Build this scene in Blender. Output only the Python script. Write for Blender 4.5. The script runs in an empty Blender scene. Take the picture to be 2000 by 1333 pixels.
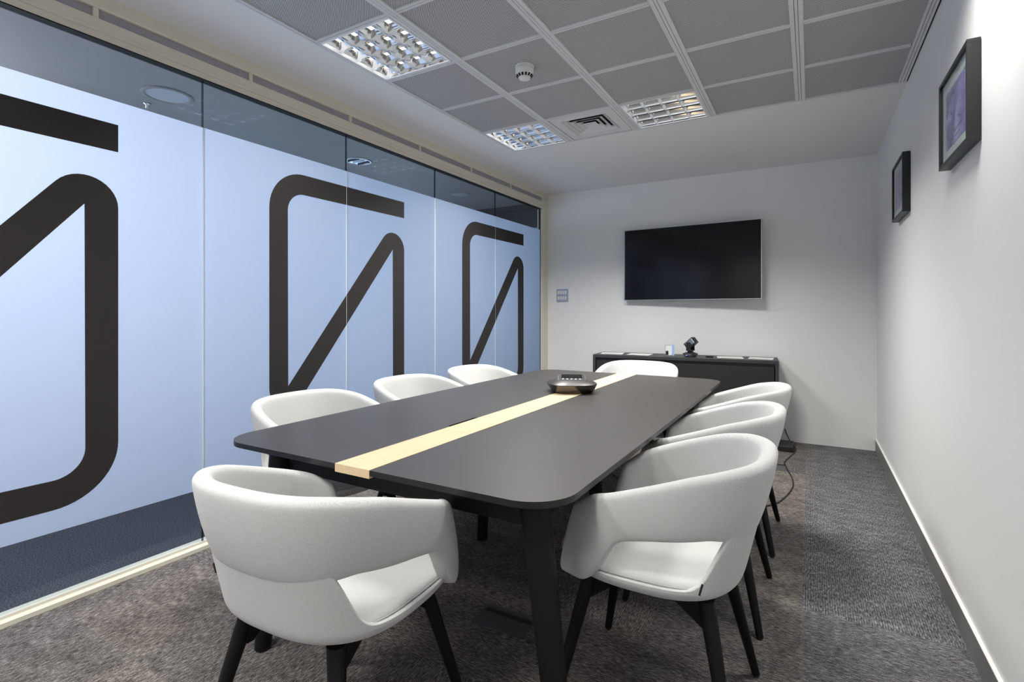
import bpy, bmesh, math, random
from mathutils import Vector, Matrix
random.seed(4)
PI = math.pi
scn = bpy.context.scene
col = scn.collection

# ------------------------------------------------------------------ camera
cd = bpy.data.cameras.new('camera'); cam = bpy.data.objects.new('camera', cd); col.objects.link(cam)
cam.location = (0, 0, 1.2)
cam.rotation_euler = (PI/2, 0, math.radians(29.957))
cd.sensor_width = 36.0; cd.sensor_fit = 'HORIZONTAL'
cd.lens = 36.0*1011.82/2000.0
cd.shift_x = 0.0
cd.shift_y = -(666.5-609.7)/2000.0
cd.clip_start = 0.02
scn.camera = cam

# ------------------------------------------------------------------ view / world
scn.view_settings.view_transform = 'Standard'
scn.view_settings.look = 'None'
scn.view_settings.gamma = 1.0
scn.view_settings.use_curve_mapping = False
scn.view_settings.exposure = 0.0
w = bpy.data.worlds.new('world'); scn.world = w; w.use_nodes = True
bg = w.node_tree.nodes['Background']
bg.inputs[0].default_value = (0.50, 0.68, 1.0, 1); bg.inputs[1].default_value = 1.2

ROOM_L, ROOM_R, ROOM_B, ROOM_N, CEIL = -2.68, 0.496, 5.436, -1.60, 2.56
GX = [-2.175, -1.650, -1.119, -0.588, -0.057, 0.468]       # ceiling grid lines
GY = [3.812-0.5105*k for k in range(11)][::-1]

def area(name, loc, sx, sy, power, color, rot=(0, 0, 0), spread=PI):
    l = bpy.data.lights.new(name, 'AREA'); l.shape = 'RECTANGLE'; l.size = sx; l.size_y = sy
    l.energy = power; l.color = color; l.spread = spread
    o = bpy.data.objects.new(name, l); o.location = loc; o.rotation_euler = rot; col.objects.link(o)
    return o
LAMP_P = [20.0, 11.0, 36.0, 34.0, 16.0, 20.0, 12.0, 12.0]
LAMP_SPREAD = math.radians(134)
# ceiling fixtures (column, row); the last four are unseen, added for frontal light
FIX = [(0, 7), (4, 7), (0, 10), (2, 10), (0, 3), (2, 3), (0, 1), (2, 1)]
def cell(c, r):
    y1 = GY[r]; y0 = GY[r-1]
    return ((GX[c]+GX[c+1])/2, (y0+y1)/2)
# rows are indexed by their far line: GY[10] is the far edge of the grid
for (c, r), pw in zip(FIX, LAMP_P):
    x, y = cell(c, r)
    area('lamp_light', (x, y, CEIL-0.004), 0.43, 0.43, pw, (1.0, 0.975, 0.93), (0, 0, 0), LAMP_SPREAD)
# added lights behind the frosted film, standing in made-up window openings
BACKLIGHT = (0.34, 0.56, 1.0)
area('film_backlight_near', (-4.33, 0.25, 1.96), 0.60, 1.3, 32.0, (0.82, 0.84, 1.0), (0, -PI/2, 0))
area('film_backlight_mid', (-4.33, 2.55, 1.45), 1.4, 1.5, 3.8, BACKLIGHT, (0, -PI/2, 0))
area('film_backlight_far', (-4.33, 4.55, 1.5), 1.4, 1.2, 4.2, (0.50, 0.68, 1.0), (0, -PI/2, 0))

# ------------------------------------------------------------------ materials
def lin(r, g=None, b=None):
    if g is None: g = b = r
    f = lambda v: (v/255/12.92) if v/255 <= 0.04045 else ((v/255+0.055)/1.055)**2.4
    return (f(r), f(g), f(b), 1)
def mat(name, color=(0.8, 0.8, 0.8, 1), rough=0.5, metal=0.0, spec=0.5, coat=0.0):
    m = bpy.data.materials.new(name); m.use_nodes = True
    b = m.node_tree.nodes['Principled BSDF']
    b.inputs['Base Color'].default_value = color; b.inputs['Roughness'].default_value = rough
    b.inputs['Metallic'].default_value = metal; b.inputs['Specular IOR Level'].default_value = spec
    b.inputs['Coat Weight'].default_value = coat
    return m
class NT:
    def __init__(s, m): s.t = m.node_tree; s.n = s.t.nodes; s.bsdf = s.n.get('Principled BSDF'); s.out = s.n['Material Output']
    def a(s, typ, **kw):
        n = s.n.new(typ)
        for k, v in kw.items(): setattr(n, k, v)
        return n
    def l(s, a, b): s.t.links.new(a, b)
    def coord(s, scale=(1, 1, 1), rot=(0, 0, 0), kind='Object'):
        tc = s.a('ShaderNodeTexCoord'); mp = s.a('ShaderNodeMapping')
        mp.inputs['Scale'].default_value = scale; mp.inputs['Rotation'].default_value = rot
        s.l(tc.outputs[kind], mp.inputs[0]); return mp.outputs[0]
    def noise(s, vec, scale, detail=2, rough=0.5):
        n = s.a('ShaderNodeTexNoise'); n.inputs['Scale'].default_value = scale
        n.inputs['Detail'].default_value = detail; n.inputs['Roughness'].default_value = rough
        s.l(vec, n.inputs['Vector']); return n.outputs['Fac']
    def ramp(s, fac, stops):
        r = s.a('ShaderNodeValToRGB')
        while len(r.color_ramp.elements) < len(stops): r.color_ramp.elements.new(0.5)
        for e, (p, c) in zip(r.color_ramp.elements, stops): e.position = p; e.color = c
        s.l(fac, r.inputs[0]); return r.outputs[0]
    def math(s, op, a, b=None, clamp=False):
        n = s.a('ShaderNodeMath', operation=op); n.use_clamp = clamp
        for i, v in enumerate((a, b)):
            if v is None: continue
            if isinstance(v, (int, float)): n.inputs[i].default_value = v
            else: s.l(v, n.inputs[i])
        return n.outputs[0]
    def mix(s, fac, a, b):
        n = s.a('ShaderNodeMix', data_type='RGBA')
        for i, v in ((0, fac), (6, a), (7, b)):
            if isinstance(v, (int, float, tuple)): n.inputs[i].default_value = v
            else: s.l(v, n.inputs[i])
        return n.outputs[2]
    def bump(s, h, strength=0.2, dist=0.002):
        b = s.a('ShaderNodeBump'); b.inputs['Strength'].default_value = strength; b.inputs['Distance'].default_value = dist
        s.l(h, b.inputs['Height']); s.l(b.outputs[0], s.bsdf.inputs['Normal'])
    def color(s, c): s.l(c, s.bsdf.inputs['Base Color'])

def paint(name, c, rough=0.6):
    m = mat(name, c, rough, spec=0.3); t = NT(m)
    v = t.coord(); f = t.noise(v, 3.0, 3); c2 = tuple(x*0.97 for x in c[:3])+(1,)
    t.color(t.mix(f, c, c2)); t.bump(t.noise(v, 350, 2), 0.06, 0.001)
    return m
M_WALL = paint('wall paint', (0.80, 0.80, 0.79, 1))
M_CEIL = paint('ceiling paint', (0.80, 0.80, 0.79, 1))
M_TRIMP = paint('cream metal', (0.70, 0.665, 0.57, 1), 0.4)
M_GRID = paint('grid metal', (0.68, 0.68, 0.68, 1), 0.4)
M_BASE = paint('grey skirting', (0.19, 0.19, 0.188, 1), 0.5)
M_CAULK = paint('white bead', (0.85, 0.85, 0.83, 1), 0.4)

def mk_tile():
    m = mat('perforated tile', (0.6, 0.6, 0.6, 1), 0.5, spec=0.3); t = NT(m)
    tc = t.a('ShaderNodeTexCoord'); p = 0.0098
    def dist(off):
        ad = t.a('ShaderNodeVectorMath', operation='MULTIPLY_ADD')
        t.l(tc.outputs['Object'], ad.inputs[0]); ad.inputs[1].default_value = (1/p, 1/p, 0); ad.inputs[2].default_value = (off, off, 0)
        fr = t.a('ShaderNodeVectorMath', operation='FRACTION'); t.l(ad.outputs[0], fr.inputs[0])
        d = t.a('ShaderNodeVectorMath', operation='DISTANCE'); t.l(fr.outputs[0], d.inputs[0]); d.inputs[1].default_value = (0.5, 0.5, 0)
        return d.outputs['Value']
    mn = t.math('MINIMUM', dist(0.0), dist(0.5))
    hole = t.math('LESS_THAN', mn, 0.25)
    t.color(t.mix(hole, (0.62, 0.62, 0.62, 1), (0.03, 0.03, 0.03, 1)))
    return m
M_TILE = mk_tile()

def mk_carpet(name, corridor=False):
    m = mat(name, (0.1, 0.1, 0.1, 1), 0.95, spec=0.1); t = NT(m)
    tc = t.a('ShaderNodeTexCoord')
    if corridor:
        v = t.coord()
        f = t.noise(v, 160, 3, 0.7)
        t.color(t.ramp(f, [(0.35, (0.035, 0.035, 0.042, 1)), (0.68, (0.24, 0.235, 0.27, 1))]))
        t.bump(f, 0.6, 0.003)
        return m
    sp = 0.5
    ad = t.a('ShaderNodeVectorMath', operation='MULTIPLY_ADD')
    t.l(tc.outputs['Object'], ad.inputs[0]); ad.inputs[1].default_value = (1/sp, 1/sp, 0); ad.inputs[2].default_value = (0.032/sp+20, 20-2.40/sp, 0)
    fl = t.a('ShaderNodeVectorMath', operation='FLOOR'); t.l(ad.outputs[0], fl.inputs[0])
    wn = t.a('ShaderNodeTexWhiteNoise', noise_dimensions='2D'); t.l(fl.outputs[0], wn.inputs['Vector'])
    rnd = wn.outputs['Value']
    sepf = t.a('ShaderNodeSeparateXYZ'); t.l(fl.outputs[0], sepf.inputs[0])
    # checkerboard-like alternation of the pile direction
    isright = t.math('GREATER_THAN', sepf.outputs[0], 19.5)
    farrow = t.math('GREATER_THAN', sepf.outputs[1], 19.5)
    tl_ = t.math('MULTIPLY', t.math('GREATER_THAN', rnd, 0.5), t.math('SUBTRACT', 1.0, isright))
    turn = t.math('ADD', tl_, t.math('MULTIPLY', isright, farrow))
    v1 = t.coord((75, 330, 1)); v2 = t.coord((330, 75, 1))
    w1 = t.coord((330, 110, 1)); w2 = t.coord((110, 330, 1))
    vm = t.a('ShaderNodeMix', data_type='VECTOR'); t.l(turn, vm.inputs[0]); t.l(v1, vm.inputs[4]); t.l(v2, vm.inputs[5])
    vw = t.a('ShaderNodeMix', data_type='VECTOR'); t.l(turn, vw.inputs[0]); t.l(w1, vw.inputs[4]); t.l(w2, vw.inputs[5])
    n1 = t.noise(vm.outputs[1], 0.55, 2, 0.6)
    n2 = t.noise(vw.outputs[1], 0.9, 3, 0.6)
    n3 = t.noise(t.coord((9, 13, 1)), 1.0, 2)
    f = t.math('ADD', t.math('MULTIPLY', n1, 0.58), t.math('ADD', t.math('MULTIPLY', n2, 0.27), t.math('MULTIPLY', n3, 0.15)))
    cw1 = t.coord((0, 1, 0)); cw2 = t.coord((1, 0, 0))
    sp1 = t.a('ShaderNodeVectorMath', operation='LENGTH'); vv = t.a('ShaderNodeMix', data_type='VECTOR'); t.l(turn, vv.inputs[0]); t.l(cw1, vv.inputs[4]); t.l(cw2, vv.inputs[5])
    t.l(vv.outputs[1], sp1.inputs[0])
    rib = t.math('SINE', t.math('ADD', t.math('MULTIPLY', sp1.outputs['Value'], 2*PI/0.0085), t.math('MULTIPLY', n2, 7.0)))
    f = t.math('ADD', f, t.math('MULTIPLY', rib, 0.04))
    grey = t.ramp(f, [(0.37, (0.036, 0.036, 0.037, 1)), (0.50, (0.120, 0.120, 0.120, 1)), (0.64, (0.31, 0.305, 0.30, 1))])
    warm = t.ramp(f, [(0.37, (0.039, 0.032, 0.028, 1)), (0.50, (0.128, 0.108, 0.096, 1)), (0.64, (0.33, 0.29, 0.255, 1))])
    # warm tiles in the middle columns, grey ones along the right wall
    isleft = t.math('LESS_THAN', sepf.outputs[0], 19.5)
    wfac = t.math('MULTIPLY', isleft, t.math('ADD', 0.35, t.math('MULTIPLY', t.a('ShaderNodeTexWhiteNoise').outputs[0], 0.0)))
    w2n = t.a('ShaderNodeTexWhiteNoise', noise_dimensions='3D')
    ad2 = t.a('ShaderNodeVectorMath', operation='ADD'); t.l(fl.outputs[0], ad2.inputs[0]); ad2.inputs[1].default_value = (7.3, 1.7, 3.1)
    t.l(ad2.outputs[0], w2n.inputs['Vector'])
    wf = t.math('MULTIPLY', isleft, t.math('ADD', 0.35, t.math('MULTIPLY', w2n.outputs['Value'], 0.65)))
    c = t.mix(wf, grey, warm)
    # slight tone difference of each tile and dark seam
    tone = t.math('ADD', 0.98, t.math('MULTIPLY', isleft, t.math('SUBTRACT', t.math('MULTIPLY', w2n.outputs['Value'], 0.36), 0.16)))
    cm = t.a('ShaderNodeMix', data_type='RGBA', blend_type='MULTIPLY'); cm.inputs[0].default_value = 1
    t.l(c, cm.inputs[6]); cb = t.a('ShaderNodeCombineXYZ'); t.l(tone, cb.inputs[0]); t.l(tone, cb.inputs[1]); t.l(tone, cb.inputs[2]); t.l(cb.outputs[0], cm.inputs[7])
    t.color(cm.outputs[2])
    t.bump(f, 0.9, 0.004)
    return m
M_CARPET = mk_carpet('carpet tiles'); M_CARPET2 = mk_carpet('corridor carpet', True)

def mk_fabric():
    m = mat('woven fabric', (0.62, 0.62, 0.6, 1), 0.9, spec=0.15); t = NT(m)
    m.node_tree.nodes['Principled BSDF'].inputs['Sheen Weight'].default_value = 0.15
    p = 0.0019
    tc = t.a('ShaderNodeTexCoord')
    rot = t.a('ShaderNodeMapping'); rot.inputs['Rotation'].default_value = (0.6, 0.5, 0.7); t.l(tc.outputs['Object'], rot.inputs[0])
    vr = t.a('ShaderNodeTexVoronoi'); vr.inputs['Scale'].default_value = 1/p; vr.inputs['Randomness'].default_value = 0.35
    t.l(rot.outputs[0], vr.inputs['Vector'])
    f = vr.outputs['Distance']
    n = t.noise(tc.outputs['Object'], 500, 2)
    g = t.math('ADD', t.math('MULTIPLY', f, 0.7), t.math('MULTIPLY', n, 0.4))
    t.color(t.ramp(g, [(0.32, (0.66, 0.66, 0.645, 1)), (0.80, (0.42, 0.425, 0.42, 1))]))
    t.bump(t.math('SUBTRACT', 1.0, g), 0.35, 0.001)
    return m
M_FABRIC = mk_fabric()
M_PIPE = mat('fabric seam', (0.42, 0.42, 0.41, 1), 0.9, spec=0.1)
def mk_black(name, c, rough):
    m = mat(name, c, rough, spec=0.16); t = NT(m)
    f = t.noise(t.coord((6, 60, 60)), 4, 3); t.color(t.mix(f, c, tuple(x*1.5 for x in c[:3])+(1,)))
    t.bump(f, 0.1, 0.0008); return m
M_BLACK = mk_black('black stained wood', (0.006, 0.006, 0.007, 1), 0.42)
M_BLACK2 = mk_black('black ash apron', (0.010, 0.010, 0.012, 1), 0.45)
M_RUB = mat('black plastic', (0.012, 0.012, 0.013, 1), 0.45)
M_TOP = mat('black laminate', (0.032, 0.0285, 0.026, 1), 0.40, spec=0.6)
NT(M_TOP).bump(NT(M_TOP).noise(NT(M_TOP).coord(), 900, 2), 0.05, 0.0004)
M_TOPEDGE = mat('laminate edge', (0.008, 0.008, 0.009, 1), 0.35)
def mk_wood():
    m = mat('pale oak', (0.7, 0.52, 0.3, 1), 0.45, spec=0.4); t = NT(m)
    f = t.noise(t.coord((60, 1.6, 60)), 2.5, 4, 0.6)
    t.color(t.ramp(f, [(0.3, (0.60, 0.44, 0.26, 1)), (0.7, (0.70, 0.54, 0.345, 1))])); return m
M_WOOD = mk_wood()
M_CAB = mat('anthracite board', (0.036, 0.037, 0.042, 1), 0.5, spec=0.4)
M_CABD = mat('anthracite door', (0.019, 0.0195, 0.021, 1), 0.55, spec=0.4)
M_CABG = mat('grey board edge', (0.12, 0.12, 0.125, 1), 0.5)
M_SCREEN = mat('black glass', (0.003, 0.003, 0.0035, 1), 0.13, spec=0.32)
M_SILVER = mat('brushed silver', (0.55, 0.55, 0.56, 1), 0.3, 1.0)
M_GUN = mat('gunmetal', (0.16, 0.155, 0.15, 1), 0.24, 1.0)
M_GUN2 = mat('gunmetal shell', (0.055, 0.053, 0.052, 1), 0.38, 0.5)
M_MIRROR = mat('louvre mirror', (0.86, 0.88, 0.90, 1), 0.09, 1.0)
M_REFL = mat('white reflector', (0.88, 0.89, 0.90, 1), 0.35)
M_WHITEP = mat('white plastic', (0.72, 0.72, 0.70, 1), 0.4)
M_HOLE = mat('dark opening', (0.004, 0.004, 0.004, 1), 0.8)
M_PAPER = mat('white paper', (0.78, 0.78, 0.76, 1), 0.7)
M_FRAME = mat('black frame', (0.010, 0.010, 0.011, 1), 0.4)
M_MAT = mat('mount card', (0.62, 0.62, 0.60, 1), 0.8)
M_SWITCH = mat('steel switch plate', (0.50, 0.53, 0.60, 1), 0.35, 0.6)
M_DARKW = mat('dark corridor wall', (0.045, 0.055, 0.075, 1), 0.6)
M_DARKB = mat('black header', (0.01, 0.012, 0.014, 1), 0.6)
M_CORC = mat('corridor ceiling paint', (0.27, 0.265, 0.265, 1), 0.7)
M_BLUE = mat('pale blue plastic', (0.35, 0.5, 0.8, 1), 0.3)
def emit(name, c, s):
    m = bpy.data.materials.new(name); m.use_nodes = True; t = NT(m); t.n.remove(t.bsdf)
    e = t.a('ShaderNodeEmission'); e.inputs[0].default_value = c; e.inputs[1].default_value = s; t.l(e.outputs[0], t.out.inputs[0]); return m
M_TUBE = emit('fluorescent tube', (1, 0.98, 0.96, 1), 13.0)
M_LED = emit('led', (0.25, 0.35, 1, 1), 1.0)
def mk_glass(name, tint, refl=1.0):
    m = bpy.data.materials.new(name); m.use_nodes = True; t = NT(m); t.n.remove(t.bsdf)
    tr = t.a('ShaderNodeBsdfTransparent'); tr.inputs[0].default_value = tint
    gl = t.a('ShaderNodeBsdfGlossy'); gl.inputs['Roughness'].default_value = 0.02
    fr = t.a('ShaderNodeFresnel'); fr.inputs[0].default_value = 1.45
    mx = t.a('ShaderNodeMixShader'); gm = t.a('ShaderNodeNewGeometry')
    t.l(t.math('MULTIPLY', fr.outputs[0], t.math('SUBTRACT', refl, gm.outputs['Backfacing'])), mx.inputs[0])
    t.l(tr.outputs[0], mx.inputs[1]); t.l(gl.outputs[0], mx.inputs[2]); t.l(mx.outputs[0], t.out.inputs[0]); return m
M_GLASS = mk_glass('partition glass', (0.93, 0.96, 0.97, 1))
M_ACRYL = mk_glass('clear acrylic', (0.92, 0.94, 0.95, 1))
M_JOINT = mk_glass('clear joint', (0.40, 0.45, 0.48, 1))  # dark tint painted in for the unlit joint ends beyond the film
def mk_jf():
    m = bpy.data.materials.new('joint painted lit'); m.use_nodes = True; t = NT(m); t.n.remove(t.bsdf)
    tr = t.a('ShaderNodeBsdfTranslucent'); tr.inputs[0].default_value = (0.95, 0.97, 0.97, 1)
    df = t.a('ShaderNodeBsdfDiffuse'); df.inputs[0].default_value = (0.85, 0.9, 0.9, 1)
    mx = t.a('ShaderNodeMixShader'); mx.inputs[0].default_value = 0.5
    t.l(tr.outputs[0], mx.inputs[1]); t.l(df.outputs[0], mx.inputs[2]); t.l(mx.outputs[0], t.out.inputs[0]); return m
M_JOINTF = mk_jf()  # pale colour stands in for light caught by the joint beside the film
def mk_film():
    m = bpy.data.materials.new('frosted film'); m.use_nodes = True; t = NT(m); t.n.remove(t.bsdf)
    tr = t.a('ShaderNodeBsdfTranslucent'); tr.inputs[0].default_value = (0.86, 0.89, 0.97, 1)
    df = t.a('ShaderNodeBsdfDiffuse'); df.inputs[0].default_value = (0.55, 0.57, 0.60, 1)
    mx = t.a('ShaderNodeMixShader'); mx.inputs[0].default_value = 0.10
    t.l(tr.outputs[0], mx.inputs[1]); t.l(df.outputs[0], mx.inputs[2]); t.l(mx.outputs[0], t.out.inputs[0]); return m
M_FILM = mk_film()
def mk_bfilm():
    m = bpy.data.materials.new('black vinyl'); m.use_nodes = True; t = NT(m)
    t.bsdf.inputs['Base Color'].default_value = (0.05, 0.046, 0.044, 1); t.bsdf.inputs['Roughness'].default_value = 0.6
    tr = t.a('ShaderNodeBsdfTranslucent'); tr.inputs[0].default_value = (0.12, 0.10, 0.085, 1)
    ad = t.a('ShaderNodeMixShader'); ad.inputs[0].default_value = 0.5
    t.l(t.bsdf.outputs[0], ad.inputs[1]); t.l(tr.outputs[0], ad.inputs[2]); t.l(ad.outputs[0], t.out.inputs[0]); return m
M_VINYL = mk_bfilm()
def mk_art(seed):
    m = mat('violet print', (0.3, 0.25, 0.5, 1), 0.5); t = NT(m)
    v = t.coord((1, 3.5, 6), (0.5+seed, 0, 0))
    f = t.noise(v, 2.6, 4, 0.6)
    t.color(t.ramp(f, [(0.3, (0.10, 0.075, 0.17, 1)), (0.5, (0.28, 0.23, 0.50, 1)), (0.62, (0.46, 0.42, 0.68, 1)), (0.75, (0.62, 0.58, 0.72, 1))])); return m
M_ART = mk_art(0); M_ART2 = mk_art(1.3)

# ------------------------------------------------------------------ mesh helpers
def link(name, bm, m, parent=None, smooth=False, loc=None, bevel=0, subsurf=0, angle=None):
    me = bpy.data.meshes.new(name)
    bmesh.ops.recalc_face_normals(bm, faces=bm.faces)
    bm.to_mesh(me); bm.free()
    for x in (m if isinstance(m, (list, tuple)) else [m]): me.materials.append(x)
    o = bpy.data.objects.new(name, me); col.objects.link(o)
    if parent is not None: o.parent = parent
    if loc is not None: o.location = loc
    if bevel:
        b = o.modifiers.new('bevel', 'BEVEL'); b.width = bevel; b.segments = 2; b.limit_method = 'ANGLE'; b.angle_limit = 0.6
        b.harden_normals = False
    if subsurf:
        s = o.modifiers.new('subsurf', 'SUBSURF'); s.levels = subsurf; s.render_levels = subsurf
    if smooth:
        for f in me.polygons: f.use_smooth = True
    if angle:
        for f in me.polygons: f.use_smooth = True
        try: me.set_sharp_from_angle(angle=angle)
        except Exception: pass
    return o
def box(bm, x0, x1, y0, y1, z0, z1, mi=0, rot=None, c=None):
    vs = [bm.verts.new((x, y, z)) for z in (z0, z1) for (x, y) in ((x0, y0), (x1, y0), (x1, y1), (x0, y1))]
    if rot is not None:
        cc = Vector(c) if c else Vector(((x0+x1)/2, (y0+y1)/2, (z0+z1)/2))
        for v in vs: v.co = cc + rot @ (v.co-cc)
    for q in ((0, 1, 2, 3), (4, 5, 6, 7), (0, 1, 5, 4), (1, 2, 6, 5), (2, 3, 7, 6), (3, 0, 4, 7)):
        f = bm.faces.new([vs[i] for i in q]); f.material_index = mi
    return vs
def loft(bm, rings, closed=True, cap0=True, cap1=True, mi=0):
    R = [[bm.verts.new(p) for p in r] for r in rings]
    n = len(R[0])
    for a, b in zip(R[:-1], R[1:]):
        for i in range(n if closed else n-1):
            j = (i+1) % n
            f = bm.faces.new((a[i], a[j], b[j], b[i])); f.material_index = mi
    if cap0: bm.faces.new(R[0]).material_index = mi
    if cap1: bm.faces.new(R[-1][::-1]).material_index = mi
    return R
def lathe(bm, prof, seg=32, c=(0, 0, 0), mi=0, cap0=True, cap1=True):
    return loft(bm, [[(c[0]+r*math.cos(2*PI*i/seg), c[1]+r*math.sin(2*PI*i/seg), c[2]+z) for i in range(seg)] for r, z in prof], True, cap0, cap1, mi)
def rod(bm, p0, p1, r0, r1, seg=16, mi=0):
    p0, p1 = Vector(p0), Vector(p1); d = (p1-p0).normalized()
    # horizontal rings so that feet sit flat
    rings = []
    for p, r in ((p0, r0), (p1, r1)):
        rings.append([(p.x+r*math.cos(2*PI*i/seg), p.y+r*math.sin(2*PI*i/seg), p.z) for i in range(seg)])
    loft(bm, rings, mi=mi)
def tube(bm, pts, r, seg=8, sub=6):
    P = [Vector(p) for p in pts]; out = []
    for i in range(len(P)-1):
        p0 = P[max(i-1, 0)]; p1 = P[i]; p2 = P[i+1]; p3 = P[min(i+2, len(P)-1)]
        for k in range(sub):
            t = k/sub
            out.append(0.5*((2*p1)+(p2-p0)*t+(2*p0-5*p1+4*p2-p3)*t*t+(3*p1-p0-3*p2+p3)*t**3))
    out.append(P[-1]); rings = []
    for i, p in enumerate(out):
        d = (out[min(i+1, len(out)-1)]-out[max(i-1, 0)]).normalized()
        up = Vector((0, 0, 1)) if abs(d.z) < 0.9 else Vector((1, 0, 0))
        a = d.cross(up).normalized(); b = a.cross(d)
        rings.append([p+r*(math.cos(2*PI*k/seg)*a+math.sin(2*PI*k/seg)*b) for k in range(seg)])
    loft(bm, rings)
def prism_y(bm, poly, y0, y1, mi=0):          # poly in (x,z), extruded along y
    loft(bm, [[(x, y0, z) for x, z in poly], [(x, y1, z) for x, z in poly]], mi=mi)
def prism_x(bm, poly, x0, x1, mi=0):          # poly in (y,z)
    loft(bm, [[(x0, y, z) for y, z in poly], [(x1, y, z) for y, z in poly]], mi=mi)
def tag(o, label, cat, group=None):
    o['label'] = label; o['category'] = cat
    if group: o['group'] = group
    return o
def struct(o, label=None):
    o['kind'] = 'structure'
    if label: o['label'] = label
    return o
def empty(name, loc, rz=0):
    o = bpy.data.objects.new(name, None); o.empty_display_size = 0.1; o.location = loc; o.rotation_euler = (0, 0, rz); col.objects.link(o); return o
def copy_tree(o, parent=None):
    c = o.copy(); col.objects.link(c)
    if parent is not None: c.parent = parent
    for ch in list(o.children): copy_tree(ch, c)
    return c
def B(): return bmesh.new()

# ------------------------------------------------------------------ room shell
T = 0.12
bm = B(); box(bm, ROOM_L-0.04, ROOM_R+T, ROOM_N-T, ROOM_B+T, -0.1, 0.0)
struct(link('floor', bm, M_CARPET), 'woven carpet tiles in mixed grey and brown')
bm = B(); box(bm, -4.40, ROOM_L-0.04, ROOM_N-T, 6.6, -0.1, 0.0)
struct(link('floor', bm, M_CARPET2), 'speckled grey carpet of the corridor behind the glass')
bm = B(); box(bm, ROOM_R, ROOM_R+T, ROOM_N-T, ROOM_B+T, 0, 2.75)
struct(link('wall_right', bm, M_WALL), 'white painted right wall')
bm = B(); box(bm, ROOM_L-0.04, ROOM_R, ROOM_B, ROOM_B+T, 0, 2.75)
struct(link('wall_back', bm, M_WALL), 'white painted wall behind the television')
bm = B(); box(bm, ROOM_L-0.04, ROOM_R, ROOM_N-T, ROOM_N, 0, 2.75)
struct(link('wall_front', bm, M_WALL))
# plaster ceiling around the tile field
bm = B()
gx0, gx1, gy0, gy1 = GX[0], GX[-1]+0.028, GY[0], GY[-1]
box(bm, ROOM_L-0.04, gx0, ROOM_N-T, ROOM_B, CEIL, CEIL+0.2)
box(bm, gx0, ROOM_R, gy1, ROOM_B, CEIL, CEIL+0.2)
box(bm, gx0, ROOM_R, ROOM_N-T, gy0, CEIL, CEIL+0.2)
box(bm, gx0, ROOM_R, gy0, gy1, CEIL+0.16, CEIL+0.2)
struct(link('ceiling', bm, M_CEIL), 'plain painted ceiling border')
# perforated pans (every cell that holds no fixture)
DIFF = (1, 10)
bm = B()
for c in range(5):
    for r in range(1, len(GY)):
        if (c, r) in FIX or (c, r) == DIFF: continue
        box(bm, GX[c]+0.004, GX[c+1]-0.004, GY[r-1]+0.004, GY[r]-0.004, CEIL+0.004, CEIL+0.02)
struct(link('ceiling', bm, M_TILE), 'grid of grey perforated metal ceiling tiles')
bm = B()
def beam_prof(w, g):     # cross-section with grooves, hanging from z=CEIL+0.02 to CEIL-0.004
    h = w/2; z0, z1, zt = CEIL-0.003, CEIL+0.006, CEIL+0.02
    if g == 2:
        a = 0.006; b = 0.0025
        return [(-h, z0), (-a-b, z0), (-a-b, z1), (-a, z1), (-a, z0), (a, z0), (a, z1), (a+b, z1), (a+b, z0), (h, z0), (h, zt), (-h, zt)]
    a = 0.0018
    return [(-h, z0), (-a, z0), (-a, z1), (a, z1), (a, z0), (h, z0), (h, zt), (-h, zt)]
for i, x in enumerate(GX):
    wd = 0.056 if 0 < i < 5 else 0.03
    xx = x if i not in (0, 5) else (x+0.012 if i == 0 else x)
    prism_y(bm, [(xx+px_, pz) for px_, pz in beam_prof(wd if i != 5 else 0.040, 2 if i else 1)], gy0, gy1)
for j, y in enumerate(GY):
    wd = 0.028
    yy = y if j not in (0, 10) else y-0.008
    for c in range(5):
        prism_x(bm, [(yy+py_, pz) for py_, pz in beam_prof(wd if j not in (0, 10) else 0.014, 1)], GX[c]+0.026, GX[c+1]-0.026)
struct(link('trim_1', bm, M_GRID), 'pale metal ceiling grid bars')
bm = B(); box(bm, GX[5]+0.02, ROOM_R, gy0, gy1, CEIL+0.004, CEIL+0.02)
struct(link('trim_2', bm, M_HOLE), 'dark gap between the ceiling grid and right wall')
# skirting on the right wall
bm = B(); box(bm, ROOM_R-0.012, ROOM_R, ROOM_N, ROOM_B, 0, 0.098)
sk = struct(link('baseboard_right', bm, M_BASE), 'flat grey skirting board along right wall')
bm = B(); box(bm, ROOM_R-0.0125, ROOM_R, ROOM_N, ROOM_B, 0.098, 0.1015)
link('top_edge', bm, M_CAULK, sk)['label'] = 'white edge'

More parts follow.
